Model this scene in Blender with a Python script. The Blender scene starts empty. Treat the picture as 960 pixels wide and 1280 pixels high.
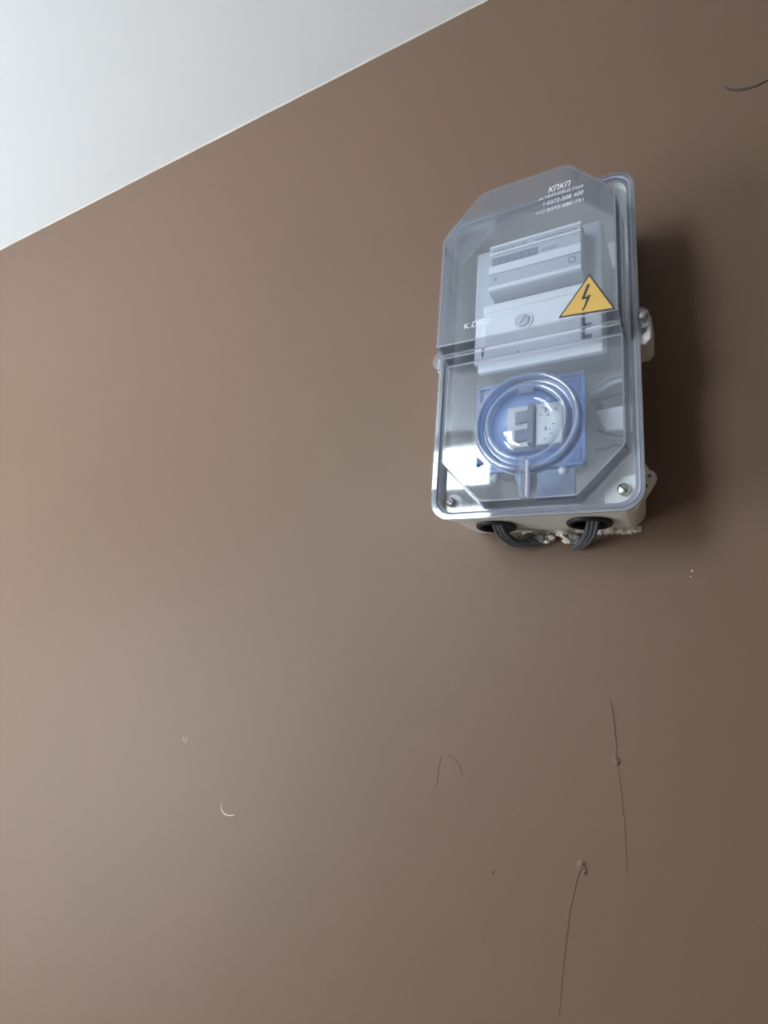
import bpy, bmesh, math, random
from mathutils import Vector, Matrix, noise
from math import pi, sin, cos, radians
S = bpy.context.scene
C = S.collection
Z0 = 1.90                      # height of the meter box's lower edge above the floor
def P(x, d, z):                # box frame: x along the wall, d out from the wall, z above the box's lower edge
    return Vector((x, -d, z + Z0))

# ------------------------------------------------------------------ camera
CX, CY, CZ = 0.1336, -0.5686, -0.1322
YAW, PIT, ROL, FPX = 0.5271, 0.2526, 0.0822, 711.74
fw = Vector((-sin(YAW)*cos(PIT), cos(YAW)*cos(PIT), sin(PIT)))
rt = Vector((cos(YAW), sin(YAW), 0)); up = rt.cross(fw)
r2 = rt*cos(ROL) + up*sin(ROL); u2 = up*cos(ROL) - rt*sin(ROL)
cd = bpy.data.cameras.new('camera'); cam = bpy.data.objects.new('camera', cd); C.objects.link(cam)
cam.matrix_world = Matrix(((r2.x, u2.x, -fw.x, CX), (r2.y, u2.y, -fw.y, CY), (r2.z, u2.z, -fw.z, CZ + Z0), (0, 0, 0, 1)))
cd.sensor_fit = 'VERTICAL'; cd.sensor_height = 36.0; cd.lens = FPX*36.0/1280.0; cd.clip_start = 0.01
S.camera = cam

# ------------------------------------------------------------------ daylight
WY = -1.66                                             # opposite wall
WINS = [(-1.22, -.585, .04, .765, .50, .575), (-2.40, -1.62, -1.30, .0, -.70, -.64)]   # window openings, the second unseen and added to brighten the ceiling: x0, x1, z0, z1 and a rail z0, z1 (box frame)
w = bpy.data.worlds.new('overcast_sky'); S.world = w; w.use_nodes = True
bg = w.node_tree.nodes['Background']; bg.inputs['Color'].default_value = (0.82, 0.91, 1.0, 1); bg.inputs['Strength'].default_value = 28.5
for wx0, wx1, wz0, wz1, ra, rb in WINS:
    pl = bpy.data.lights.new('daylight_portal', 'AREA'); pl.shape = 'RECTANGLE'; pl.size = wx1-wx0+.02; pl.size_y = wz1-wz0+.02
    pl.cycles.is_portal = True
    po = bpy.data.objects.new('daylight_portal', pl); C.objects.link(po)
    po.location = ((wx0+wx1)/2, WY-.10, (wz0+wz1)/2+Z0); po.rotation_euler = (pi/2, 0, 0)   # faces +y, into the room
S.view_settings.view_transform = 'Standard'; S.view_settings.look = 'None'; S.view_settings.gamma = 1.0
S.view_settings.use_curve_mapping = False; S.view_settings.exposure = 0.0
S.cycles.use_denoising = True
S.cycles.max_bounces = 16; S.cycles.transparent_max_bounces = 24; S.cycles.diffuse_bounces = 8

# ------------------------------------------------------------------ materials
def newmat(name):
    m = bpy.data.materials.new(name); m.use_nodes = True
    nt = m.node_tree; return m, nt, nt.nodes['Principled BSDF'], nt.nodes['Material Output']
def plastic(name, col, rough=.45, var=.06, scale=30, bump=0.0, metal=0.0, bscale=200):
    m, nt, b, o = newmat(name)
    tc = nt.nodes.new('ShaderNodeTexCoord')
    n = nt.nodes.new('ShaderNodeTexNoise'); n.inputs['Scale'].default_value = scale; n.inputs['Detail'].default_value = 4
    nt.links.new(tc.outputs['Object'], n.inputs['Vector'])
    mx = nt.nodes.new('ShaderNodeMix'); mx.data_type = 'RGBA'
    mx.inputs['A'].default_value = (*[c*(1-var) for c in col], 1); mx.inputs['B'].default_value = (*[min(1, c*(1+var)) for c in col], 1)
    nt.links.new(n.outputs['Fac'], mx.inputs['Factor']); nt.links.new(mx.outputs['Result'], b.inputs['Base Color'])
    b.inputs['Roughness'].default_value = rough; b.inputs['Metallic'].default_value = metal
    if bump:
        n2 = nt.nodes.new('ShaderNodeTexNoise'); n2.inputs['Scale'].default_value = bscale; n2.inputs['Detail'].default_value = 6
        nt.links.new(tc.outputs['Object'], n2.inputs['Vector'])
        bp = nt.nodes.new('ShaderNodeBump'); bp.inputs['Strength'].default_value = bump; bp.inputs['Distance'].default_value = .002
        nt.links.new(n2.outputs['Fac'], bp.inputs['Height']); nt.links.new(bp.outputs['Normal'], b.inputs['Normal'])
    return m
def clear(name, tint=(.97, .985, 1.0), f0=.055, rough=.04, haze=.085, hazecol=(.82, .85, .94), slant=(.07, .075, .10)):
    # thin moulded polycarbonate: straight-through view, mirror-like surface by viewing angle, a little haze
    m, nt, b, o = newmat(name); nt.nodes.remove(b)
    lw = nt.nodes.new('ShaderNodeLayerWeight'); lw.inputs['Blend'].default_value = .5
    pw = nt.nodes.new('ShaderNodeMath'); pw.operation = 'POWER'; pw.inputs[1].default_value = 5
    nt.links.new(lw.outputs['Facing'], pw.inputs[0])
    ma = nt.nodes.new('ShaderNodeMath'); ma.operation = 'MULTIPLY_ADD'; ma.inputs[1].default_value = 1-f0; ma.inputs[2].default_value = f0
    nt.links.new(pw.outputs[0], ma.inputs[0])
    tr = nt.nodes.new('ShaderNodeBsdfTransparent'); p2 = nt.nodes.new('ShaderNodeMath'); p2.operation = 'POWER'; p2.inputs[1].default_value = 1.7      # darker at a slant, imitating dark reflections in the side walls
    nt.links.new(lw.outputs['Facing'], p2.inputs[0])
    tm = nt.nodes.new('ShaderNodeMix'); tm.data_type = 'RGBA'; tm.inputs['A'].default_value = (*tint, 1); tm.inputs['B'].default_value = (*[c*k for c, k in zip(tint, slant)], 1)
    nt.links.new(p2.outputs[0], tm.inputs['Factor']); nt.links.new(tm.outputs['Result'], tr.inputs['Color'])
    gl = nt.nodes.new('ShaderNodeBsdfGlossy'); gl.inputs['Roughness'].default_value = rough; gl.inputs['Color'].default_value = (1, 1, 1, 1)
    m1 = nt.nodes.new('ShaderNodeMixShader'); nt.links.new(ma.outputs[0], m1.inputs['Fac']); nt.links.new(tr.outputs[0], m1.inputs[1]); nt.links.new(gl.outputs[0], m1.inputs[2])
    df = nt.nodes.new('ShaderNodeBsdfDiffuse'); df.inputs['Color'].default_value = (*hazecol, 1)
    m2 = nt.nodes.new('ShaderNodeMixShader')
    tc = nt.nodes.new('ShaderNodeTexCoord'); n = nt.nodes.new('ShaderNodeTexNoise'); n.inputs['Scale'].default_value = 14; n.inputs['Detail'].default_value = 5
    nt.links.new(tc.outputs['Object'], n.inputs['Vector'])
    mr = nt.nodes.new('ShaderNodeMapRange'); mr.inputs['To Min'].default_value = haze*.6; mr.inputs['To Max'].default_value = haze*1.4
    nt.links.new(n.outputs['Fac'], mr.inputs['Value']); nt.links.new(mr.outputs['Result'], m2.inputs['Fac'])
    tl = nt.nodes.new('ShaderNodeBsdfTranslucent'); tl.inputs['Color'].default_value = (*hazecol, 1)
    m3 = nt.nodes.new('ShaderNodeMixShader'); m3.inputs['Fac'].default_value = .45
    nt.links.new(df.outputs[0], m3.inputs[1]); nt.links.new(tl.outputs[0], m3.inputs[2])
    nt.links.new(m1.outputs[0], m2.inputs[1]); nt.links.new(m3.outputs[0], m2.inputs[2])
    nt.links.new(m2.outputs[0], o.inputs['Surface'])
    return m
def wallpaint(name, ca, cb, rough, bump, scale=2.2):
    m, nt, b, o = newmat(name)
    tc = nt.nodes.new('ShaderNodeTexCoord')
    n = nt.nodes.new('ShaderNodeTexNoise'); n.inputs['Scale'].default_value = scale; n.inputs['Detail'].default_value = 5; n.inputs['Roughness'].default_value = .6
    nt.links.new(tc.outputs['Object'], n.inputs['Vector'])
    cr = nt.nodes.new('ShaderNodeMapRange'); cr.inputs['From Min'].default_value = .35; cr.inputs['From Max'].default_value = .65
    nt.links.new(n.outputs['Fac'], cr.inputs['Value'])
    mx = nt.nodes.new('ShaderNodeMix'); mx.data_type = 'RGBA'; mx.inputs['A'].default_value = (*ca, 1); mx.inputs['B'].default_value = (*cb, 1)
    nt.links.new(cr.outputs['Result'], mx.inputs['Factor']); nt.links.new(mx.outputs['Result'], b.inputs['Base Color'])
    n2 = nt.nodes.new('ShaderNodeTexNoise'); n2.inputs['Scale'].default_value = 60; n2.inputs['Detail'].default_value = 6
    n3 = nt.nodes.new('ShaderNodeTexNoise'); n3.inputs['Scale'].default_value = 5; n3.inputs['Detail'].default_value = 3
    for k in (n2, n3): nt.links.new(tc.outputs['Object'], k.inputs['Vector'])
    ad = nt.nodes.new('ShaderNodeMath'); ad.operation = 'MULTIPLY_ADD'; ad.inputs[1].default_value = 6.0
    nt.links.new(n3.outputs['Fac'], ad.inputs[0]); nt.links.new(n2.outputs['Fac'], ad.inputs[2])
    bp = nt.nodes.new('ShaderNodeBump'); bp.inputs['Strength'].default_value = bump; bp.inputs['Distance'].default_value = .001
    nt.links.new(ad.outputs[0], bp.inputs['Height']); nt.links.new(bp.outputs['Normal'], b.inputs['Normal'])
    b.inputs['Roughness'].default_value = rough; b.inputs['Specular IOR Level'].default_value = .22
    return m
M = dict(
    wall=wallpaint('brown_wall_paint', (.150, .0975, .0635), (.162, .100, .069), .5, .25),
    ceil=wallpaint('white_ceiling_paint', (.78, .795, .805), (.795, .805, .81), .8, .15),
    floor=plastic('grey_floor', (.50, .48, .45), .5),
    plainwall=wallpaint('pale_wall_paint', (.60, .55, .50), (.62, .57, .52), .7, .2),
    plaster=plastic('white_plaster', (.72, .67, .60), .9, .2, 300, .6),
    dirty=plastic('dirty_plaster', (.20, .19, .18), .9, .4, 250, .6),
    base=plastic('ivory_plastic', (.80, .78, .73), .5, .03),
    white=plastic('white_plastic', (.88, .90, .92), .4, .02),
    grey=plastic('pale_grey_plastic', (.50, .53, .57), .45, .04),
    label=plastic('grey_label', (.52, .56, .61), .5, .03),
    ink=plastic('faded_print', (.16, .18, .22), .6, .03),
    drum=plastic('counter_window', (.17, .19, .24), .3, .1),
    blue=plastic('blue_plastic', (.15, .28, .58), .35, .08),
    bluedark=plastic('shaded_blue_plastic', (.09, .16, .42), .4, .08),  # darker copy of the blue for the shade in the corners
    bluegrey=plastic('grey_blue_plastic', (.20, .29, .46), .4, .08),
    toggle=plastic('slate_plastic', (.17, .21, .30), .4, .05),
    black=plastic('black_rubber', (.012, .013, .017), .5, .2),
    cable=plastic('black_cable', (.080, .085, .095), .55, .4, 120, .4),
    wire=plastic('white_wire', (.82, .84, .86), .4, .03),
    greywire=plastic('grey_wire', (.22, .24, .28), .4, .03),
    metal=plastic('zinc_screw', (.45, .45, .44), .38, .1, 80, 0, 1.0),
    yellow=plastic('yellow_sticker', (.58, .36, .085), .45, .08, 60),
    stickblack=plastic('black_print', (.03, .03, .035), .5, .05),
    print=plastic('white_print', (.70, .72, .76), .6, .02),
    frame=plastic('white_window_frame', (.8, .8, .8), .4, .02),
    clear=clear('clear_polycarbonate'), side=clear('clear_shade_side', haze=.04),  # side copy has less haze so the shaded side bands stay dark
    ring=clear('clear_ring', (.93, .95, .975), .07, .05, .17, slant=(.45, .46, .50)),
    edge=clear('edge_highlight', (.95, .95, .98), .10, .10, .62, (.93, .91, .98)),  # highlight painted into the bevels as a pale, hazy colour
    pane=clear('window_pane', (.97, .98, .98), .04, .0, .0, slant=(1, 1, 1)),
    stud=clear('milky_stud', (.8, .85, .9), .1, .15, .45),
)

# ------------------------------------------------------------------ mesh helpers (box frame coordinates)
def BM(): return bmesh.new()
def add_box(bm, x0, x1, d0, d1, z0, z1, bev=0.0):
    vs = [bm.verts.new(P(x, d, z)) for x in (x0, x1) for d in (d0, d1) for z in (z0, z1)]
    fs = []
    for q in ((0, 1, 3, 2), (4, 6, 7, 5), (0, 4, 5, 1), (2, 3, 7, 6), (0, 2, 6, 4), (1, 5, 7, 3)):
        fs.append(bm.faces.new([vs[i] for i in q]))
    bmesh.ops.recalc_face_normals(bm, faces=fs)
    if bev: bmesh.ops.bevel(bm, geom=list({e for f in fs for e in f.edges}), offset=bev, segments=2, affect='EDGES', profile=.5)
def add_prism(bm, pts, d0, d1, bev=0.0):           # polygon in (x, z) extruded in depth
    a = [bm.verts.new(P(x, d0, z)) for x, z in pts]; b = [bm.verts.new(P(x, d1, z)) for x, z in pts]
    n = len(pts); fs = [bm.faces.new(a), bm.faces.new(b)]
    for i in range(n): fs.append(bm.faces.new((a[i], a[(i+1) % n], b[(i+1) % n], b[i])))
    bmesh.ops.recalc_face_normals(bm, faces=fs)
    if bev: bmesh.ops.bevel(bm, geom=list(fs[1].edges), offset=bev, segments=2, affect='EDGES', profile=.5)
def rrect(x0, x1, z0, z1, r, n=6):
    o = []
    for cx, cz, a in ((x1-r, z1-r, 0), (x0+r, z1-r, 90), (x0+r, z0+r, 180), (x1-r, z0+r, 270)):
        for k in range(n+1):
            t = radians(a+90*k/n); o.append((cx+r*cos(t), cz+r*sin(t)))
    return o
def add_lathe(bm, cx, cz, prof, n=48, a0=0.0, a1=2*pi):       # profile (radius, depth) turned about the depth axis
    full = abs(a1-a0-2*pi) < 1e-6; rings = []
    for r, d in prof:
        if r < 1e-6: rings.append([bm.verts.new(P(cx, d, cz))])
        else:
            rings.append([bm.verts.new(P(cx+r*cos(a0+(a1-a0)*k/n), d, cz+r*sin(a0+(a1-a0)*k/n))) for k in range(n if full else n+1)])
    fs = []
    for A, B in zip(rings, rings[1:]):
        m = n
        for k in range(m):
            i, j = k, (k+1) % len(A) if full and len(A) > 1 else k+1
            jb = (k+1) % len(B) if full and len(B) > 1 else k+1
            if len(A) == 1 and len(B) == 1: continue
            if len(A) == 1: fs.append(bm.faces.new((A[0], B[i], B[jb])))
            elif len(B) == 1: fs.append(bm.faces.new((A[i], A[j], B[0])))
            else: fs.append(bm.faces.new((A[i], A[j], B[jb], B[i])))
    bmesh.ops.recalc_face_normals(bm, faces=fs)
    for f in fs: f.smooth = True
def catmull(pts, n=8):
    p = [Vector(q) for q in pts]; p = [2*p[0]-p[1]] + p + [2*p[-1]-p[-2]]; o = []
    for i in range(1, len(p)-2):
        for k in range(n):
            t = k/n; a, b, c, d = p[i-1:i+3]
            o.append(.5*((2*b)+(c-a)*t+(2*a-5*b+4*c-d)*t*t+(3*b-a-3*c+d)*t**3))
    o.append(p[-2]); return o
def add_tube(bm, pts, rad, n=8, flat=1.0, wob=0.0, side=None, smooth=True, lobes=0):
    """tube along box-frame points (x, d, z); flat squeezes one axis; rad may be a function of 0..1"""
    pp = [P(*q) for q in pts]; rings = []; L = len(pp)
    for i, c in enumerate(pp):
        t = (pp[min(i+1, L-1)]-pp[max(i-1, 0)]).normalized()
        s = Vector(side) if side else (Vector((0, 0, 1)) if abs(t.z) < .9 else Vector((1, 0, 0)))
        a = t.cross(s).normalized(); b = t.cross(a)
        r = rad(i/(L-1)) if callable(rad) else rad
        ring = []
        for k in range(n):
            th = 2*pi*k/n; q = 1+wob*noise.noise(c*900+Vector((k, 0, 0)))
            if lobes: q *= 1-.22*abs(sin(lobes*th/2))
            ring.append(bm.verts.new(c+a*(r*flat*q*cos(th))+b*(r*q*sin(th))))
        rings.append(ring)
    fs = []
    for A, B in zip(rings, rings[1:]):
        for k in range(n): fs.append(bm.faces.new((A[k], A[(k+1) % n], B[(k+1) % n], B[k])))
    fs.append(bm.faces.new(rings[0])); fs.append(bm.faces.new(rings[-1]))
    bmesh.ops.recalc_face_normals(bm, faces=fs)
    if smooth:
        for f in fs: f.smooth = True
def add_lump(bm, x, d, z, rx, rd, rz, seed, sub=2, amp=.45):
    r = bmesh.ops.create_icosphere(bm, subdivisions=sub, radius=1.0)
    for v in r['verts']:
        k = 1+amp*noise.noise(v.co*1.7+Vector((seed*3.1, seed*1.7, 0)))+amp*.5*noise.noise(v.co*4+Vector((seed, 0, 5)))
        v.co = P(x, d, z)+Vector((v.co.x*rx*k, -v.co.y*rd*k, v.co.z*rz*k))
def obj(name, bm, mat, parent=None, kind=None, label=None, mods=()):
    me = bpy.data.meshes.new(name)
    origin = Vector((0, 0, 0))
    if parent is not None:
        origin = Vector(parent['o'])
    else:
        lo = [min(v.co[i] for v in bm.verts) for i in range(3)]; hi = [max(v.co[i] for v in bm.verts) for i in range(3)]
        origin = Vector(((lo[0]+hi[0])/2, (lo[1]+hi[1])/2, lo[2]))
    bmesh.ops.translate(bm, verts=bm.verts, vec=-origin)
    bm.normal_update(); bm.to_mesh(me); bm.free()
    for m in (mat if isinstance(mat, (list, tuple)) else [mat]): me.materials.append(m)
    o = bpy.data.objects.new(name, me); C.objects.link(o); o['o'] = tuple(origin)
    if parent is not None: o.parent = parent
    else: o.location = origin
    if kind: o['kind'] = kind
    if label: o['label'] = label
    for t, kw in mods:
        md = o.modifiers.new(t.lower(), t)
        for k, v in kw.items(): setattr(md, k, v)
    return o
def tag(o, label, cat, group=None):
    o['label'] = label; o['category'] = cat
    if group: o['group'] = group
    return o
def thing(name, label, cat, base, group=None):
    o = bpy.data.objects.new(name, None); C.objects.link(o); o.empty_display_size = .02
    o.location = P(*base); o['o'] = tuple(P(*base)); return tag(o, label, cat, group)
BEV = lambda wd, seg=2, ang=30: ('BEVEL', dict(width=wd, segments=seg, limit_method='ANGLE', angle_limit=radians(ang)))
def text_mesh(name, lines, mat, parent, d, size_default=.01):
    """flat printed lettering: lines = (string, x, z, width, height, slant)"""
    bm = BM()
    for s, x, z, wd, ht, sl in lines:
        cu = bpy.data.curves.new('lettering', 'FONT'); cu.body = s; cu.shear = sl; cu.size = 1; cu.resolution_u = 3
        to = bpy.data.objects.new('lettering', cu); C.objects.link(to)
        dg = bpy.context.evaluated_depsgraph_get(); me = bpy.data.meshes.new_from_object(to.evaluated_get(dg))
        bpy.data.objects.remove(to); xs = [v.co.x for v in me.vertices]; ys = [v.co.y for v in me.vertices]
        if not xs: continue
        x0, x1, y0, y1 = min(xs), max(xs), min(ys), max(ys)
        b2 = BM(); b2.from_mesh(me)
        for v in b2.verts:
            v.co = P(x+(v.co.x-x0)/(x1-x0)*wd, d, z+(v.co.y-y0)/(y1-y0)*ht)
        m2 = bpy.data.meshes.new('tmp'); b2.to_mesh(m2); b2.free(); bm.from_mesh(m2); bpy.data.meshes.remove(m2)
    return obj(name, bm, mat, parent)

# ------------------------------------------------------------------ the room
XL, XR, YF, CEIL, FL = -2.5, 1.35, -WY, .795, -Z0
T = .10
bm = BM(); add_box(bm, XL-T, XR+T, -T, 0, FL, CEIL+T); wall = obj('wall_back', bm, M['wall'], kind='structure')
bm = BM(); add_box(bm, XL-T, XR+T, 0, YF+T, CEIL, CEIL+T); ceiling = obj('ceiling', bm, M['ceil'], kind='structure')
bm = BM(); add_box(bm, XL-T, XR+T, -T, YF+T, FL-T, FL); obj('floor', bm, M['floor'], kind='structure')
bm = BM(); add_box(bm, XL-T, XL, 0, YF+T, FL, CEIL); obj('wall_left', bm, M['plainwall'], kind='structure')
bm = BM(); add_box(bm, XR, XR+T, 0, YF+T, FL, CEIL); obj('wall_right', bm, M['wall'], kind='structure')
FT = .08
bm = BM()
a, b = WINS
add_box(bm, XL, b[0], YF, YF+FT, FL, CEIL); add_box(bm, b[1], a[0], YF, YF+FT, FL, CEIL); add_box(bm, a[1], XR, YF, YF+FT, FL, CEIL)
for q in WINS:
    add_box(bm, q[0], q[1], YF, YF+FT, FL, q[2]); add_box(bm, q[0], q[1], YF, YF+FT, q[3], CEIL)
obj('wall_front', bm, M['plainwall'], kind='structure')
for k, q in enumerate(WINS):  # second window is made up to light the ceiling
    bm = BM()
    for c in ((q[0], q[0]+.012, q[2], q[3]), (q[1]-.012, q[1], q[2], q[3]), (q[0], q[1], q[2], q[2]+.03), (q[0], q[1], q[3]-.012, q[3]), (q[0], q[1], q[4], q[5])):
        add_box(bm, c[0], c[1], YF+.02, YF+.06, c[2], c[3])
    win = obj('window_%d' % (k+1), bm, M['frame'], kind='structure')
    for z0, z1 in ((q[2]+.03, q[4]), (q[5], q[3]-.012)):
        bm = BM(); add_box(bm, q[0]+.012, q[1]-.012, YF+.038, YF+.042, z0, z1); obj('pane', bm, M['pane'], win)

# ragged white paint line where the ceiling meets the brown wall
random.seed(4)
bm = BM(); prev = None; n = 260
for i in range(n+1):
    x = XL+(XR-XL)*i/n
    h = .0012+.0008*noise.noise(Vector((x*9, 0, 3)))+.0006*noise.noise(Vector((x*40, 2, 3)))
    d = .0010+.0005*noise.noise(Vector((x*17, 7, 1)))
    cur = [bm.verts.new(P(x, 0, CEIL-h)), bm.verts.new(P(x, d, CEIL-h*.6)), bm.verts.new(P(x, d*2.2, CEIL))]
    if prev:
        for k in range(2): bm.faces.new((prev[k], cur[k], cur[k+1], prev[k+1])).smooth = True
    prev = cur
bmesh.ops.recalc_face_normals(bm, faces=bm.faces)
obj('trim_1', bm, M['plainwall'], kind='structure')

# marks on the brown wall: raised paint ridges, nubs, hairline cracks, flecks (x, z on the wall)
def ridge(pts, rad, mat='wall', name='paint_ridge', lift=.3):
    bm = BM(); q = catmull([(x, rad*lift, z) for x, z in pts], 7)
    q = [(p[0]+.0008*noise.noise(Vector((p[2]*160, 1, 1))), p[1], p[2]) for p in q]
    add_tube(bm, q, lambda t: rad*.6*(.35+.65*sin(pi*min(1, max(0, t)))**.5), 6, 1.0, .4, side=(0, -1, 0))
    obj(name, bm, M[mat], wall)
M['crack'] = plastic('shaded_crack', (.120, .078, .052), .8, .2, 90)  # cracks are thin beads coloured dark for the shade in them
ridge([(.0525, -.150), (.0545, -.163), (.0560, -.178), (.0572, -.198)], .0009, 'crack', 'hairline_crack', .1)
ridge([(.0575, -.203), (.0600, -.225), (.0622, -.255), (.0632, -.290)], .00055, 'crack', 'hairline_crack', .1)
ridge([(.0262, -.293), (.0215, -.307), (.0175, -.325), (.0140, -.350), (.0110, -.375), (.0085, -.405)], .0006, 'crack', 'hairline_crack', .1)
ridge([(.0262, -.293), (.0225, -.303), (.0205, -.312)], .0009, 'crack', 'hairline_crack', .1)
ridge([(-.1080, -.221), (-.1100, -.232), (-.1105, -.243), (-.1135, -.254)], .0007, 'crack', 'hairline_crack', .1)
ridge([(-.1015, -.2195), (-.0955, -.2205), (-.089, -.226), (-.084, -.237)], .0006, 'wall', 'paint_ridge', .2)
for x, z, rx, rd, rz, sd in ((.0570, -.2015, .0030, .0017, .0036, 1), (.0265, -.2895, .0038, .0019, .0045, 2), (.0295, -.2935, .0022, .0013, .003, 7),
                             (-.0515, -.312, .0018, .0009, .0018, 3), (-.0305, -.256, .002, .0008, .0012, 4)):
    bm = BM(); add_lump(bm, x, .0, z, rx, rd, rz, sd); obj('paint_nub', bm, M['wall'], wall)
for pts, r in (([(-.3885, -.3145), (-.3885, -.3195), (-.3835, -.3245), (-.376, -.3255), (-.3665, -.3235)], .0009),
               ([(-.4690, -.2490), (-.4700, -.2560)], .0007), ([(-.4630, -.2490), (-.4655, -.2575)], .0007),
               ([(-.031, -.2575), (-.0285, -.2545)], .0006)):
    ridge(pts, r, 'plaster', 'paint_fleck', .2)
for x, z, r in ((.123, -.0345, .0009), (.1215, -.0395, .0006)):
    bm = BM(); add_lump(bm, x, 0, z, r, r*.6, r, x*90, 1); obj('paint_fleck', bm, M['plaster'], wall)
M['deepcrack'] = plastic('deep_shaded_crack', (.06, .042, .034), .9, .2, 90)  # darker still: shade under the paint edge, put into the colour
ridge([(.1780, .489), (.1830, .4815), (.1890, .4775), (.1980, .4740), (.2080, .4735), (.2220, .4770)], (.0022), 'deepcrack', 'hairline_crack', .05)
# specks on the ceiling
for x, d, z in ((-.378, .0226, 0), (-.228, .0186, 0), (-.902, .0319, 0), (-.481, .0148, 0)):
    bm = BM(); add_lump(bm, x, d, CEIL, .0020, .0020, .0010, x*50, 1); obj('paint_fleck', bm, M['plaster'], ceiling)

# broken plaster along the lower edge of the box
random.seed(11)
bm = BM(); prev = None
for i in range(241):
    x = -.030+.113*i/240
    h = .0022+.0014*noise.noise(Vector((x*110, 0, 9)))+.0016*noise.noise(Vector((x*600, 4, 9)))
    d = .0040+.002*noise.noise(Vector((x*200, 3, 3)))
    ed = min(1, i/24, (240-i)/16+.15); h *= ed; d *= ed
    cur = [bm.verts.new(P(x, -.0005, .003-h)), bm.verts.new(P(x, d*.8, .0035-h*.9)), bm.verts.new(P(x, d*1.2, .0035-h*.2)), bm.verts.new(P(x, d*.6, .008)), bm.verts.new(P(x, -.0005, .009))]
    if prev:
        for k in range(4): bm.faces.new((prev[k], cur[k], cur[k+1], prev[k+1]))
    prev = cur
bmesh.ops.recalc_face_normals(bm, faces=bm.faces)
obj('plaster_edge', bm, M['plaster'], wall)
for i, (x, d, z, r, mt) in enumerate(((-.034, .006, -.004, .008, 'dirty'), (-.022, .006, -.004, .008, 'dirty'), (-.010, .006, -.003, .007, 'dirty'), (-.001, .006, -.002, .0055, 'dirty'),
        (.002, .009, -.002, .0032, 'plaster'), (-.004, .007, -.006, .003, 'plaster'), (.012, .010, .001, .0042, 'plaster'), (.022, .005, -.003, .007, 'dirty'), (.016, .006, -.005, .004, 'plaster'), (.031, .004, -.002, .004, 'dirty'), (.026, .006, -.0075, .0028, 'plaster'))):
    bm = BM(); add_lump(bm, x, d, z, r*1.2, r*.8, r*.75, i+20, 2, .7); obj('plaster_chip', bm, M[mt], wall)

# ------------------------------------------------------------------ the meter box
H, DB, DL, DU, W2, HW = .3374, .0845, .0955, .1236, .095, .0821
ZT, ZB, CHX, CHZ, CLX, CLZ, ZW = .329, .0131, .0402, .0427, .0389, .0417, .163
box = thing('meter_box', 'ivory plastic meter box with a clear cover on the brown wall', 'meter box', (0, 0, 0))
# base tray
bm = BM()
out = rrect(-W2+.005, W2-.005, .004, H-.004, .017); inn = rrect(-W2+.0078, W2-.0078, .0078, H-.0078, .0145)
n = len(out)
L0 = [bm.verts.new(P(x*.975, 0.0005, (z-.17)*.985+.17)) for x, z in out]; L1 = [bm.verts.new(P(x, DB-.006, z)) for x, z in out]
lip = rrect(-W2+.001, W2-.001, .0008, H-.0008, .019)
L2 = [bm.verts.new(P(x, DB-.005, z)) for x, z in lip]; L3 = [bm.verts.new(P(x, DB-.0005, z)) for x, z in lip]
L4 = [bm.verts.new(P(x, DB-.0005, z)) for x, z in inn]; L5 = [bm.verts.new(P(x*.975, .004, (z-.17)*.985+.17)) for x, z in inn]
for A, B in ((L0, L1), (L1, L2), (L2, L3), (L3, L4), (L4, L5)):
    for i in range(n): bm.faces.new((A[i], A[(i+1) % n], B[(i+1) % n], B[i]))
bm.faces.new(L0); bm.faces.new(L5)
bmesh.ops.recalc_face_normals(bm, faces=bm.faces)
base = obj('base', bm, M['base'], box)
GL = ((-.0445, .040, .0175), (.0430, .038, .0180))     # cable entries in the underside: x, depth, radius
cut = BM()
for gx, gd, gr in GL:
    r = bmesh.ops.create_cone(cut, cap_ends=True, segments=40, radius1=gr, radius2=gr, depth=.03)
    bmesh.ops.translate(cut, verts=r['verts'], vec=P(gx, gd, .004))
cme = bpy.data.meshes.new('cutter'); cut.to_mesh(cme); cut.free()
co = bpy.data.objects.new('cutter', cme); C.objects.link(co)
md = base.modifiers.new('holes', 'BOOLEAN'); md.operation = 'DIFFERENCE'; md.object = co; md.solver = 'EXACT'
bpy.context.view_layer.update()
nm = bpy.data.meshes.new_from_object(base.evaluated_get(bpy.context.evaluated_depsgraph_get()))
base.modifiers.clear(); base.data = nm; bpy.data.objects.remove(co)
for gx, gd, gr in GL:                                   # rubber grommets
    bm = BM(); n = 40; rings = []
    for r, z in ((gr+.0022, .0042), (gr+.0024, .0026), (gr+.0012, .0012), (gr-.001, .0010), (gr-.0022, .0022), (gr-.0026, .010), (gr-.001, .0115)):
        rings.append([bm.verts.new(P(gx+r*cos(2*pi*k/n), gd+r*sin(2*pi*k/n), z)) for k in range(n)])
    for A, B in zip(rings, rings[1:]):
        for k in range(n): bm.faces.new((A[k], A[(k+1) % n], B[(k+1) % n], B[k])).smooth = True
    bm.faces.new(rings[-1])
    bmesh.ops.recalc_face_normals(bm, faces=bm.faces)
    obj('cable_grommet', bm, M['black'], box, label='black rubber cable grommet')
bm = BM()
A = rrect(-.0918, .0918, .0032, H-.0032, .0178, 8); B = rrect(-.0874, .0874, .0076, H-.0076, .0147, 8)
rr_ = [[bm.verts.new(P(x, d, z)) for x, z in q] for q, d in ((A, DB-.002), (A, DB+.0002), (B, DB+.0002), (B, DB-.002))]
for X, Y in zip(rr_, rr_[1:]):
    for i in range(len(A)): bm.faces.new((X[i], X[(i+1) % len(A)], Y[(i+1) % len(A)], Y[i]))
bmesh.ops.recalc_face_normals(bm, faces=bm.faces)
obj('gasket', bm, plastic('shaded_gasket', (.19, .20, .24), .7), box, label='grey gasket toned dark for the shaded rim')  # gasket kept dark to imitate the shade band along the rim
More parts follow.
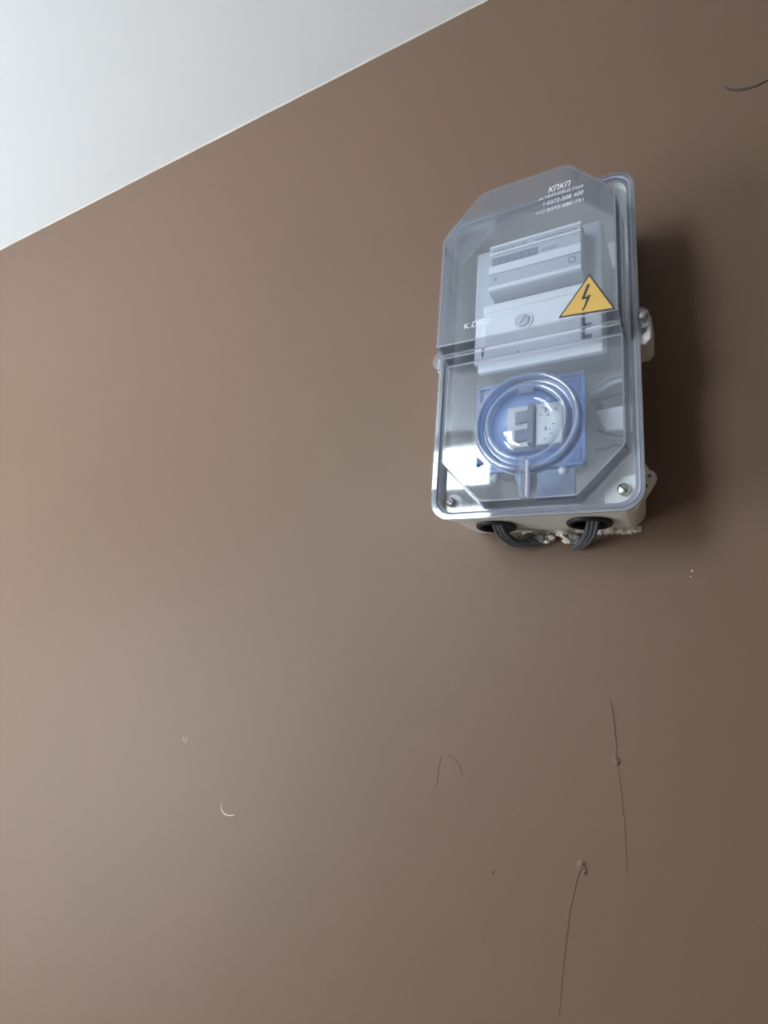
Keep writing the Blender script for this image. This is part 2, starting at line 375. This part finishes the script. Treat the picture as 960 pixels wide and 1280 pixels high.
# corner pads of the base with the cover screws
for sx in (-1, 1):
    bm = BM()
    if sx > 0: add_prism(bm, [(.0615, .009), (.074, .009), (.0815, .012), (.0862, .020), (.0870, .035), (.0690, .0345), (.0640, .031), (.0615, .024)], .02, .0735, .001)
    else: add_lathe(bm, -.0780, .0200, [(.0098, .02), (.0098, .0725), (.0088, .0735), (0, .0735)], 28)
    obj('corner_pad', bm, M['base'], box)
def screw(name, x, d, z, r, ang, parent, cross=False):
    bm = BM()
    add_lathe(bm, x, z, [(r, d), (r, d+r*.25), (r*.85, d+r*.45), (r*.5, d+r*.58), (0, d+r*.62)], 24)
    o = obj(name, bm, M['metal'], parent)
    bm = BM(); ca, sa = cos(ang), sin(ang); hw = r*.14
    for c_, s_ in ((ca, sa), (-sa, ca)) if cross else ((ca, sa),):
        q = [(-r*.8, -hw), (r*.8, -hw), (r*.8, hw), (-r*.8, hw)]
        add_prism(bm, [(x+a*c_-b*s_, z+a*s_+b*c_) for a, b in q], d+r*.35, d+r*.635)
    so = obj('screw_slot', bm, M['stickblack'], o) if parent is box else None
    if so is None:
        bm.free() if bm.is_valid else None
    return o
screw('cover_screw', -.0782, .0772, .0202, .0046, .9, box, True)
screw('cover_screw', .0775, .0772, .0212, .0052, -.75, box)
# side lugs and ear of the base
bm = BM(); add_prism(bm, [(.088, .150), (.099, .150), (.1035, .155), (.1040, .176), (.1015, .183), (.096, .1855), (.088, .1855)], .052, DB-.001, .002); obj('side_lug', bm, M['base'], box)
bm = BM(); add_prism(bm, [(-.088, .158), (-.097, .159), (-.0990, .162), (-.0990, .174), (-.097, .178), (-.088, .183)], .052, DB-.001, .002); obj('side_lug', bm, M['base'], box)
bm = BM(); add_prism(bm, [(.0855, .0045), (.0925, .018), (.1005, .0310), (.1018, .0355), (.0995, .0395), (.097, .0405), (.0895, .054), (.0865, .055)], .056, .066, .0012); ear = obj('sealing_ear', bm, M['base'], box)
bm = BM()
add_lathe(bm, .0965, .0350, [(.0016, .0655), (.0016, .0664), (0, .0664)], 14); add_lathe(bm, .0940, .0265, [(.0013, .0655), (.0013, .0664), (0, .0664)], 14)
obj('sealing_hole', bm, M['toggle'], ear)

# clear cover: bevelled front in two levels, side walls, rounded flange
RC = (-.0010, .0855); RR = .0485                                   # round inspection window
bm = BM()
def V(x, d, z): return bm.verts.new(P(x, d, z))
def rounded(pts, r, n=4):                     # rounds the inner corners of an open chain of (x, z) points
    o = [pts[0]]
    for a, b, c in zip(pts, pts[1:], pts[2:]):
        a, b, c = Vector(a), Vector(b), Vector(c); ua, uc = (a-b).normalized(), (c-b).normalized()
        ang = ua.angle(uc); t = r/math.tan(ang/2); p, q = b+ua*t, b+uc*t
        for k in range(n+1):
            w_ = k/n; o.append(tuple(p*(1-w_)**2+b*2*w_*(1-w_)+q*w_**2))
    o.append(pts[-1]); return o
ur = rounded([(HW, ZW), (HW, ZT-CHZ), (HW-CHX, ZT), (-HW+CHX, ZT), (-HW, ZT-CHZ), (-HW, ZW)], .014)      # counter-clockwise from the right
lr = rounded([(-HW, ZW-.0065), (-HW, ZB+CLZ), (-HW+CLX, ZB), (HW-CLX, ZB), (HW, ZB+CLZ), (HW, ZW-.0065)], .007, 3)
U = [V(x, DU, z) for x, z in ur]; Lw = [V(x, DL, z) for x, z in lr]
lr1, lr2 = V(HW, DL+.0135, ZW-.0015), V(HW, DL+.0125, ZW-.0045)
ll1, ll2 = V(-HW, DL+.0135, ZW-.0015), V(-HW, DL+.0125, ZW-.0045)
bm.faces.new(U)
bm.faces.new((U[-1], ll1, lr1, U[0])); bm.faces.new((ll1, ll2, lr2, lr1)); bm.faces.new((ll2, Lw[0], Lw[-1], lr2))
ne = []
for i in range(len(Lw)):
    a, b = Lw[i], Lw[(i+1) % len(Lw)]; ne.append(bm.edges.get((a, b)) or bm.edges.new((a, b)))
cv = [V(RC[0]+RR*cos(2*pi*k/48), DL, RC[1]+RR*sin(2*pi*k/48)) for k in range(48)]
ce = [bm.edges.new((cv[k], cv[(k+1) % 48])) for k in range(48)]
bmesh.ops.triangle_fill(bm, use_beauty=True, use_dissolve=False, edges=ne+ce, normal=(0, -1, 0))
outl = U + [ll1, ll2] + Lw + [lr2, lr1]
DF, DR = DB+.003, .0770                        # rim front, and the recessed flange behind it
low = [V(v.co.x*1.028, DR, (v.co.z-Z0-.17)*1.014+.17) for v in outl]
for i in range(len(outl)):
    j = (i+1) % len(outl); bm.faces.new((outl[i], outl[j], low[j], low[i])).material_index = 2
loops = [[V(x, d, z) for x, z in rrect(-W2+k, W2-k, k, H-k, .020-k*.7, 8)] for k, d in ((.0058, DR), (.0052, DF), (0, DF), (0, DB))]
fe = [bm.edges.new((loops[0][i], loops[0][(i+1) % len(loops[0])])) for i in range(len(loops[0]))]
le = [bm.edges.get((low[i], low[(i+1) % len(low)])) for i in range(len(low))]
bmesh.ops.triangle_fill(bm, use_beauty=True, use_dissolve=False, edges=fe+le, normal=(0, -1, 0))
for A, B in zip(loops, loops[1:]):
    for i in range(len(A)): bm.faces.new((A[i], A[(i+1) % len(A)], B[(i+1) % len(A)], B[i]))
bmesh.ops.recalc_face_normals(bm, faces=bm.faces)
cen = P(0, .05, .17)
big = max(bm.faces, key=lambda f: f.calc_area())
if big.normal.y > 0: bmesh.ops.reverse_faces(bm, faces=bm.faces)
cover = obj('cover', bm, [M['clear'], M['edge'], M['side']], box, label='clear bevelled plastic cover', mods=(('BEVEL', dict(width=.0015, segments=2, limit_method='ANGLE', angle_limit=radians(25), material=1)), ('SOLIDIFY', dict(thickness=.0018, offset=-1))))
# raised bead along the front edge of the flange, rim of the cover
bm = BM()
A = rrect(-W2+.0012, W2-.0012, .0012, H-.0012, .019, 8); B = rrect(-W2+.0034, W2-.0034, .0034, H-.0034, .0170, 8)
r0 = [[V_ for V_ in [bm.verts.new(P(x, d, z)) for x, z in q]] for q, d in ((A, DF), (A, DF+.0014), (B, DF+.0014), (B, DF))]
for X, Y in zip(r0, r0[1:]):
    for i in range(len(A)): bm.faces.new((X[i], X[(i+1) % len(A)], Y[(i+1) % len(A)], Y[i]))
bmesh.ops.recalc_face_normals(bm, faces=bm.faces)
obj('flange_bead', bm, M['clear'], cover)
# cover lugs with their screws, halfway up each side
bm = BM(); add_prism(bm, [(.094, .163), (.099, .163), (.1030, .167), (.1040, .173), (.1025, .180), (.099, .1845), (.094, .1855)], DB, DF, .0008); obj('cover_lug', bm, M['clear'], cover)
bm = BM(); add_prism(bm, [(-.094, .160), (-.099, .161), (-.1022, .166), (-.1015, .174), (-.098, .180), (-.094, .181)], DB, DF+.002, .0008); obj('cover_lug', bm, M['clear'], cover)
screw('lug_screw', .0982, DF, .1755, .0046, .6, cover)
bm = BM(); add_prism(bm, [(.0955, .1600), (.0995, .1615), (.1000, .1655), (.0962, .1645)], DB-.004, DB+.0004); obj('seal_slot', bm, M['toggle'], cover)
# round inspection window: glossy ring of stepped profile and a clear lens
bm = BM()
add_lathe(bm, *RC, [(RR+.0002, DL-.006), (RR+.0002, DL+.0035), (RR-.0012, DL+.0055), (RR-.0040, DL+.0058), (RR-.0052, DL+.0040), (RR-.0058, DL-.0010),
                    (RR-.0095, DL-.0015), (RR-.0102, DL+.0030), (RR-.0115, DL+.0042), (RR-.0140, DL+.0042), (RR-.0152, DL+.0028), (RR-.0160, DL-.0004)], 72)
obj('window_ring', bm, M['ring'], cover, label='clear stepped ring of round window', mods=(('SOLIDIFY', dict(thickness=.0012, offset=-1)),))
bm = BM()
add_lathe(bm, *RC, [(RR-.0158, DL-.0004), (.02, DL+.0003), (.01, DL+.0006), (0, DL+.0007)], 56)
obj('window_lens', bm, M['clear'], cover, mods=(('SOLIDIFY', dict(thickness=.0012, offset=-1)),))
bm = BM(); add_box(bm, -.0075, .0065, DL-.001, DL+.0048, .1125, .1185, .0008); obj('window_hinge', bm, M['ring'], cover)
bm = BM(); add_box(bm, -.0052, .0005, DL-.001, DL+.0050, .0130, .0520, .0006); latch = obj('window_latch', bm, M['ring'], cover)
bm = BM(); add_box(bm, .0010, .0032, DL-.001, DL+.0065, .0130, .0470, .0006); obj('latch_rib', bm, M['edge'], cover)  # bright line of the rib is the painted edge highlight
bm = BM(); add_prism(bm, [(-.0110, .040), (-.0060, .0415), (-.0040, .0180), (-.0075, .0260), (-.0108, .0330)], DL-.010, DL-.002, .0008); obj('latch_clip', bm, M['bluegrey'], cover)
for x, z in ((-.0285, .0345), (.0318, .0360)):
    bm = BM(); add_lathe(bm, x, z, [(.0042, DL-.0005), (.0040, DL+.0014), (.0026, DL+.0026), (0, DL+.0030)], 20); obj('cover_stud', bm, M['stud'], cover)
bm = BM()
a = [P(-.0462, DL, .0570), P(-.0462, DL, .0465), P(-.0385, DL, .0490)]; b = [P(-.0455, DL+.0030, .0560), P(-.0460, DL+.0034, .0475), P(-.0405, DL+.0012, .0500)]
va = [bm.verts.new(q) for q in a]; vb = [bm.verts.new(q) for q in b]
bm.faces.new(vb)
for i in range(3): bm.faces.new((va[i], va[(i+1) % 3], vb[(i+1) % 3], vb[i]))
bmesh.ops.recalc_face_normals(bm, faces=bm.faces); obj('glare_gap_mark', bm, M['bluegrey'], cover)  # blue-grey colour imitates a glare-free spot on a clear embossed triangle
# warning sticker on the cover front: yellow triangle, black edge, black lightning arrow
def tri(k): 
    cx_, cz_ = .0580, .1778
    return [(cx_+(x-cx_)*k, cz_+(z-cz_)*k) for x, z in ((.0600, .2035), (.0338, .1665), (.0803, .1635))]
bm = BM(); add_prism(bm, tri(1.0), DU+.0001, DU+.0004); st = obj('warning_sticker', bm, M['stickblack'], cover, label='yellow high voltage warning triangle with black border and lightning bolt')
bm2 = BM(); bm2.from_mesh(st.data); o0 = Vector(st['o'])
bmesh.ops.translate(bm2, verts=bm2.verts, vec=o0)
add_prism(bm2, tri(.90), DU+.0002, DU+.00055)
for f in bm2.faces[5:]: f.material_index = 1
nb = len(bm2.faces)
def zp(u, v):     # position inside the sticker from a crop of the photograph, through the crop's three corners
    (ax, az), (bx, bz), (cx_, cz_) = (.0600, .2035), (.0338, .1665), (.0803, .1635)
    A_, B_, C_ = (357, 78), (125, 430), (568, 352)
    det = (B_[0]-A_[0])*(C_[1]-A_[1])-(C_[0]-A_[0])*(B_[1]-A_[1])
    s = ((u-A_[0])*(C_[1]-A_[1])-(C_[0]-A_[0])*(v-A_[1]))/det; t = ((B_[0]-A_[0])*(v-A_[1])-(u-A_[0])*(B_[1]-A_[1]))/det
    return (ax+s*(bx-ax)+t*(cx_-ax), az+s*(bz-az)+t*(cz_-az))
for poly in ([(342, 165), (366, 160), (334, 250), (330, 262), (302, 282)], [(302, 282), (330, 262), (354, 262), (352, 272), (340, 276), (316, 282)],
             [(350, 250), (376, 246), (333, 352), (322, 350)], [(309, 352), (334, 346), (318, 374)]):
    add_prism(bm2, [zp(*q) for q in poly], DU+.0004, DU+.0007)
bm2.faces.ensure_lookup_table()
for f in bm2.faces[nb:]: f.material_index = 0
bmesh.ops.translate(bm2, verts=bm2.verts, vec=-o0); bm2.to_mesh(st.data); bm2.free(); st.data.materials.append(M['yellow'])
# moulded white lettering on the cover
DT = DU+.0003
text_mesh('lettering', [('K.DE-2', -.0545, .1765, .0255, .0058, .25)], M['print'], cover, DT)
text_mesh('lettering', [('кпкп', .0240, .3025, .0205, .0062, .3), ('м.ЧЕРНІВЦІ.Укр)', .0155, .2960, .0400, .0042, .2),
                        ('т.0372-508 400', .0190, .2888, .0365, .0045, .2), ('т/ф.0372-585 731', .0130, .2805, .0430, .0045, .2)], M['print'], cover, DT)

# ------------------------------------------------------------------ electricity meter inside the box
mt = thing('electricity_meter', 'pale grey electricity meter with counter window behind the upper clear cover', 'electricity meter', (0, .004, .147))
bm = BM(); add_box(bm, -.0625, .0645, .0045, .080, .212, .296, .004); obj('housing', bm, M['grey'], mt)
bm = BM(); add_box(bm, -.0405, .0495, .080, .0995, .2280, .2815, .0015); plate = obj('nameplate', bm, M['label'], mt, label='raised grey nameplate with counter row')
bm = BM(); bm.free()
for q in ((.1012, .2700, .2722), (.1006, .2785, .2812), (.1016, .2475, .2565), (.1014, .2292, .2335)):
    bm = BM(); add_box(bm, -.0400, .0490, .0993, *q, .0004); obj('white_strip', bm, M['white'], plate)
bm = BM(); add_box(bm, -.0372, .0085, .0992, .0998, .2575, .2668); obj('counter_window', bm, M['drum'], plate)
random.seed(3); dm = plastic('digit_drum', (.22, .25, .30), .4)
for k in range(6):
    bm = BM(); x = -.0355+k*.0073; add_box(bm, x, x+.0052, .0997, .1001, .2590, .2652); obj('digit_drum', bm, dm, plate)
bm = BM()
x = -.036
while x < .045:
    l = random.uniform(.0018, .005)
    if not (-.003 < x < .004): add_box(bm, x, x+l, .0994, .0998, .2740, .2768 if x < 0 else .2760)
    x += l+.0012
for k in range(5): add_box(bm, .013+k*.003, .015+k*.003, .0994, .0998, .2600, .2630)
add_box(bm, -.0352, -.0315, .0994, .0998, .2405, .2435)
add_lathe(bm, .0405, .2420, [(.0038, .0994), (.0038, .0998), (.0026, .0998), (.0026, .0994)], 20)
obj('faint_print', bm, plastic('faint_print', (.30, .33, .38), .6), plate, kind='stuff')
tcov = BM()
add_box(tcov, -.0485, .0470, .079, .0875, .160, .2140, .002); add_box(tcov, -.0490, .0560, .079, .0885, .2135, .2225, .0015); add_box(tcov, -.0525, .0650, .082, .0885, .1475, .1635, .0015)
tc_ = obj('terminal_cover', tcov, M['white'], mt, label='white terminal cover with one sealing screw')
bm = BM(); add_box(bm, -.0590, -.0480, .060, .0835, .1600, .2135, .002); obj('side_column', bm, M['white'], mt)
bm = BM(); add_box(bm, .0480, .0645, .060, .0835, .1600, .2135, .002); obj('side_column', bm, M['white'], mt)
bm = BM(); add_box(bm, -.0580, .0600, .0045, .070, .172, .213, .002); obj('terminal_block', bm, M['grey'], mt)
for q in ((-.0492, -.0476, .082, .0886, .166, .176), (.0485, .0545, .082, .0842, .1650, .1700), (.0485, .0545, .082, .0842, .1770, .1815), (-.0130, -.0118, .085, .0888, .1600, .1640)):
    bm = BM(); add_box(bm, *q); obj('slot', bm, M['toggle'], tc_)
bm = BM(); add_lathe(bm, -.008, .196, [(.0098, .0870), (.0098, .0884), (.0088, .0888), (.0078, .0884), (.0074, .0872)], 30); obj('screw_well', bm, M['white'], tc_)
bm = BM(); add_lathe(bm, -.008, .196, [(.0068, .0872), (.0066, .0896), (.0050, .0906), (0, .0908)], 26); add_prism(bm, [(-.0115, .1925), (-.0105, .1915), (-.0045, .1995), (-.0055, .2005)], .0900, .0916); obj('seal_screw', bm, plastic('pale_screw', (.60, .63, .66), .25), tc_)

# ------------------------------------------------------------------ circuit breaker in its blue frame
br = thing('circuit_breaker', 'two pole circuit breaker in a blue square frame behind the round window', 'circuit breaker', (0, .004, .022))
bm = BM(); add_box(bm, -.0625, .0440, .0510, .0560, .0530, .1480, .001)
obj('blue_plate', bm, M['blue'], br)
bm = BM(); add_box(bm, -.0500, .0280, .0045, .0512, .0620, .1400, .002); obj('mounting_box', bm, M['grey'], br)
bm = BM()
for a in ((-.0625, .0440, .1445, .1480), (-.0625, .0440, .0530, .0565), (-.0625, -.0590, .0530, .1480), (.0405, .0440, .0530, .1480)):
    add_box(bm, a[0], a[1], .055, .0600, a[2], a[3], .0006)
add_lathe(bm, -.0092, .1005, [(.0490, .0555), (.0490, .0600), (.0455, .0600), (.0450, .0565)], 60)
obj('frame_rim', bm, M['blue'], br)
for q in ([(.0245, .1435), (.0395, .1435), (.0395, .1260), (.0355, .1290), (.0345, .1365)], [(.0255, .0575), (.0395, .0575), (.0395, .0720), (.0340, .0700), (.0320, .0640)],
          [(-.0580, .1435), (-.0430, .1435), (-.0500, .1370), (-.0560, .1270), (-.0580, .1250)], [(-.0580, .0575), (-.0430, .0575), (-.0520, .0650), (-.0580, .0730)]):
    bm = BM(); add_prism(bm, q, .0556, .0572, .0004); obj('pocket_shade', bm, M['bluedark'], br)  # raised darker pieces imitating the shade of recessed corners
bm = BM(); add_box(bm, -.0010, .0345, .0530, .0570, .0230, .0525, .001); obj('lower_patch', bm, M['bluegrey'], br, label='grey-blue patch below the frame')  # plain grey-blue slab below the blue frame
bm = BM(); add_box(bm, -.0270, -.0040, .055, .0690, .0730, .1150, .0008); add_box(bm, .0005, .0255, .055, .0690, .0730, .1150, .0008); add_box(bm, -.0045, .0010, .055, .0640, .0730, .1150)
sw = obj('breaker_body', bm, M['white'], br)
for z in (.0772, .0962):
    bm = BM(); add_prism(bm, [(-.0190, z), (-.0060, z+.0008), (-.0060, z+.0135), (-.0190, z+.0122)], .068, .0715, .0008); obj('toggle_lever', bm, M['toggle'], br)
bm = BM(); add_box(bm, -.0062, -.0005, .063, .0738, .0735, .1145, .0008); obj('toggle_shade_bar', bm, M['toggle'], br)  # dark bar drawn for a shadow band, doubling as the levers' tie bar
bm = BM(); add_box(bm, .0093, .0108, .0688, .0694, .0865, .0905); add_box(bm, .0093, .0108, .0688, .0694, .1055, .1100)
for k in range(14):
    x = .003+random.random()*.016; z = .077+random.random()*.034; add_box(bm, x, x+random.uniform(.0008, .003), .0688, .0692, z, z+.0008)
obj('faint_print', bm, M['greywire'], br, kind='stuff')

# ------------------------------------------------------------------ wires inside the box, right of the breaker
def wire(name, label, pts, r, mat, group=None):
    bm = BM(); add_tube(bm, catmull(pts, 8), r, 10); return tag(obj(name, bm, M[mat]), label, 'wire', group)
wire('white_wire', 'upper white wire running right from the blue frame', [(.0445, .034, .1415), (.0540, .034, .1450), (.0640, .036, .1490), (.0790, .036, .1500)], .0027, 'wire')
wire('white_wire', 'middle white wire just below the upper wire beside the blue frame', [(.0445, .034, .1355), (.0550, .034, .1390), (.0660, .036, .1425), (.0790, .036, .1435)], .0027, 'wire')
wire('grey_wire', 'thick grey wire below the two white wires beside the blue frame', [(.0445, .030, .1280), (.0560, .030, .1310), (.0670, .030, .1340), (.0790, .030, .1345)], .0026, 'greywire')
wire('grey_wire', 'thin grey wire under the pale panel at right', [(.0480, .022, .1010), (.0580, .022, .0960), (.0680, .022, .0930), (.0800, .022, .0925)], .0013, 'greywire')
wire('grey_wire', 'lowest grey wire curving to the lower right corner', [(.0460, .022, .0800), (.0560, .022, .0815), (.0660, .022, .0830), (.0780, .022, .0780)], .0012, 'greywire')
bm = BM(); add_prism(bm, [(.0480, .1190), (.0800, .1210), (.0800, .0945), (.0560, .0970)], .0045, .0290, .0015)  # pale panel added in place of a bright reflection
bk = tag(obj('reflection_panel', bm, M['white']), 'pale panel standing in for a bright reflection beside the breaker', 'reflection')
bm = BM(); add_lathe(bm, .0500, .1270, [(.0040, .0045), (.0040, .0200), (.0026, .0205), (0, .0190)], 18); tag(obj('dark_hole', bm, M['toggle']), 'small dark hole between grey wire and pale panel', 'hole')  # dark stub drawn for the shade inside a hole

# ------------------------------------------------------------------ supply cables leaving the underside
def cable(label, pts, seed):
    bm = BM(); q = catmull(pts, 9)
    for off in (-1, 0, 1):
        add_tube(bm, [(p[0]+off*.0040, p[1]+off*.0012, p[2]) for p in q], .0029, 8, .8, .3)
    return tag(obj('supply_cable', bm, M['cable']), label, 'cable')
cable('black flat cable from the left hole under the meter box', [(-.0435, .042, .0160), (-.0430, .040, .0060), (-.0400, .032, -.0030), (-.0330, .020, -.0085), (-.0230, .011, -.0090), (-.0120, .006, -.0060), (-.004, .003, -.0040)], 1)
cable('black flat cable from the right hole under the meter box', [(.0470, .042, .0160), (.0465, .040, .0060), (.0430, .030, -.0020), (.0370, .018, -.0070), (.0300, .008, -.0100), (.0255, .002, -.0110)], 2)
for o in bpy.data.objects:
    if 'o' in o.keys(): del o['o']
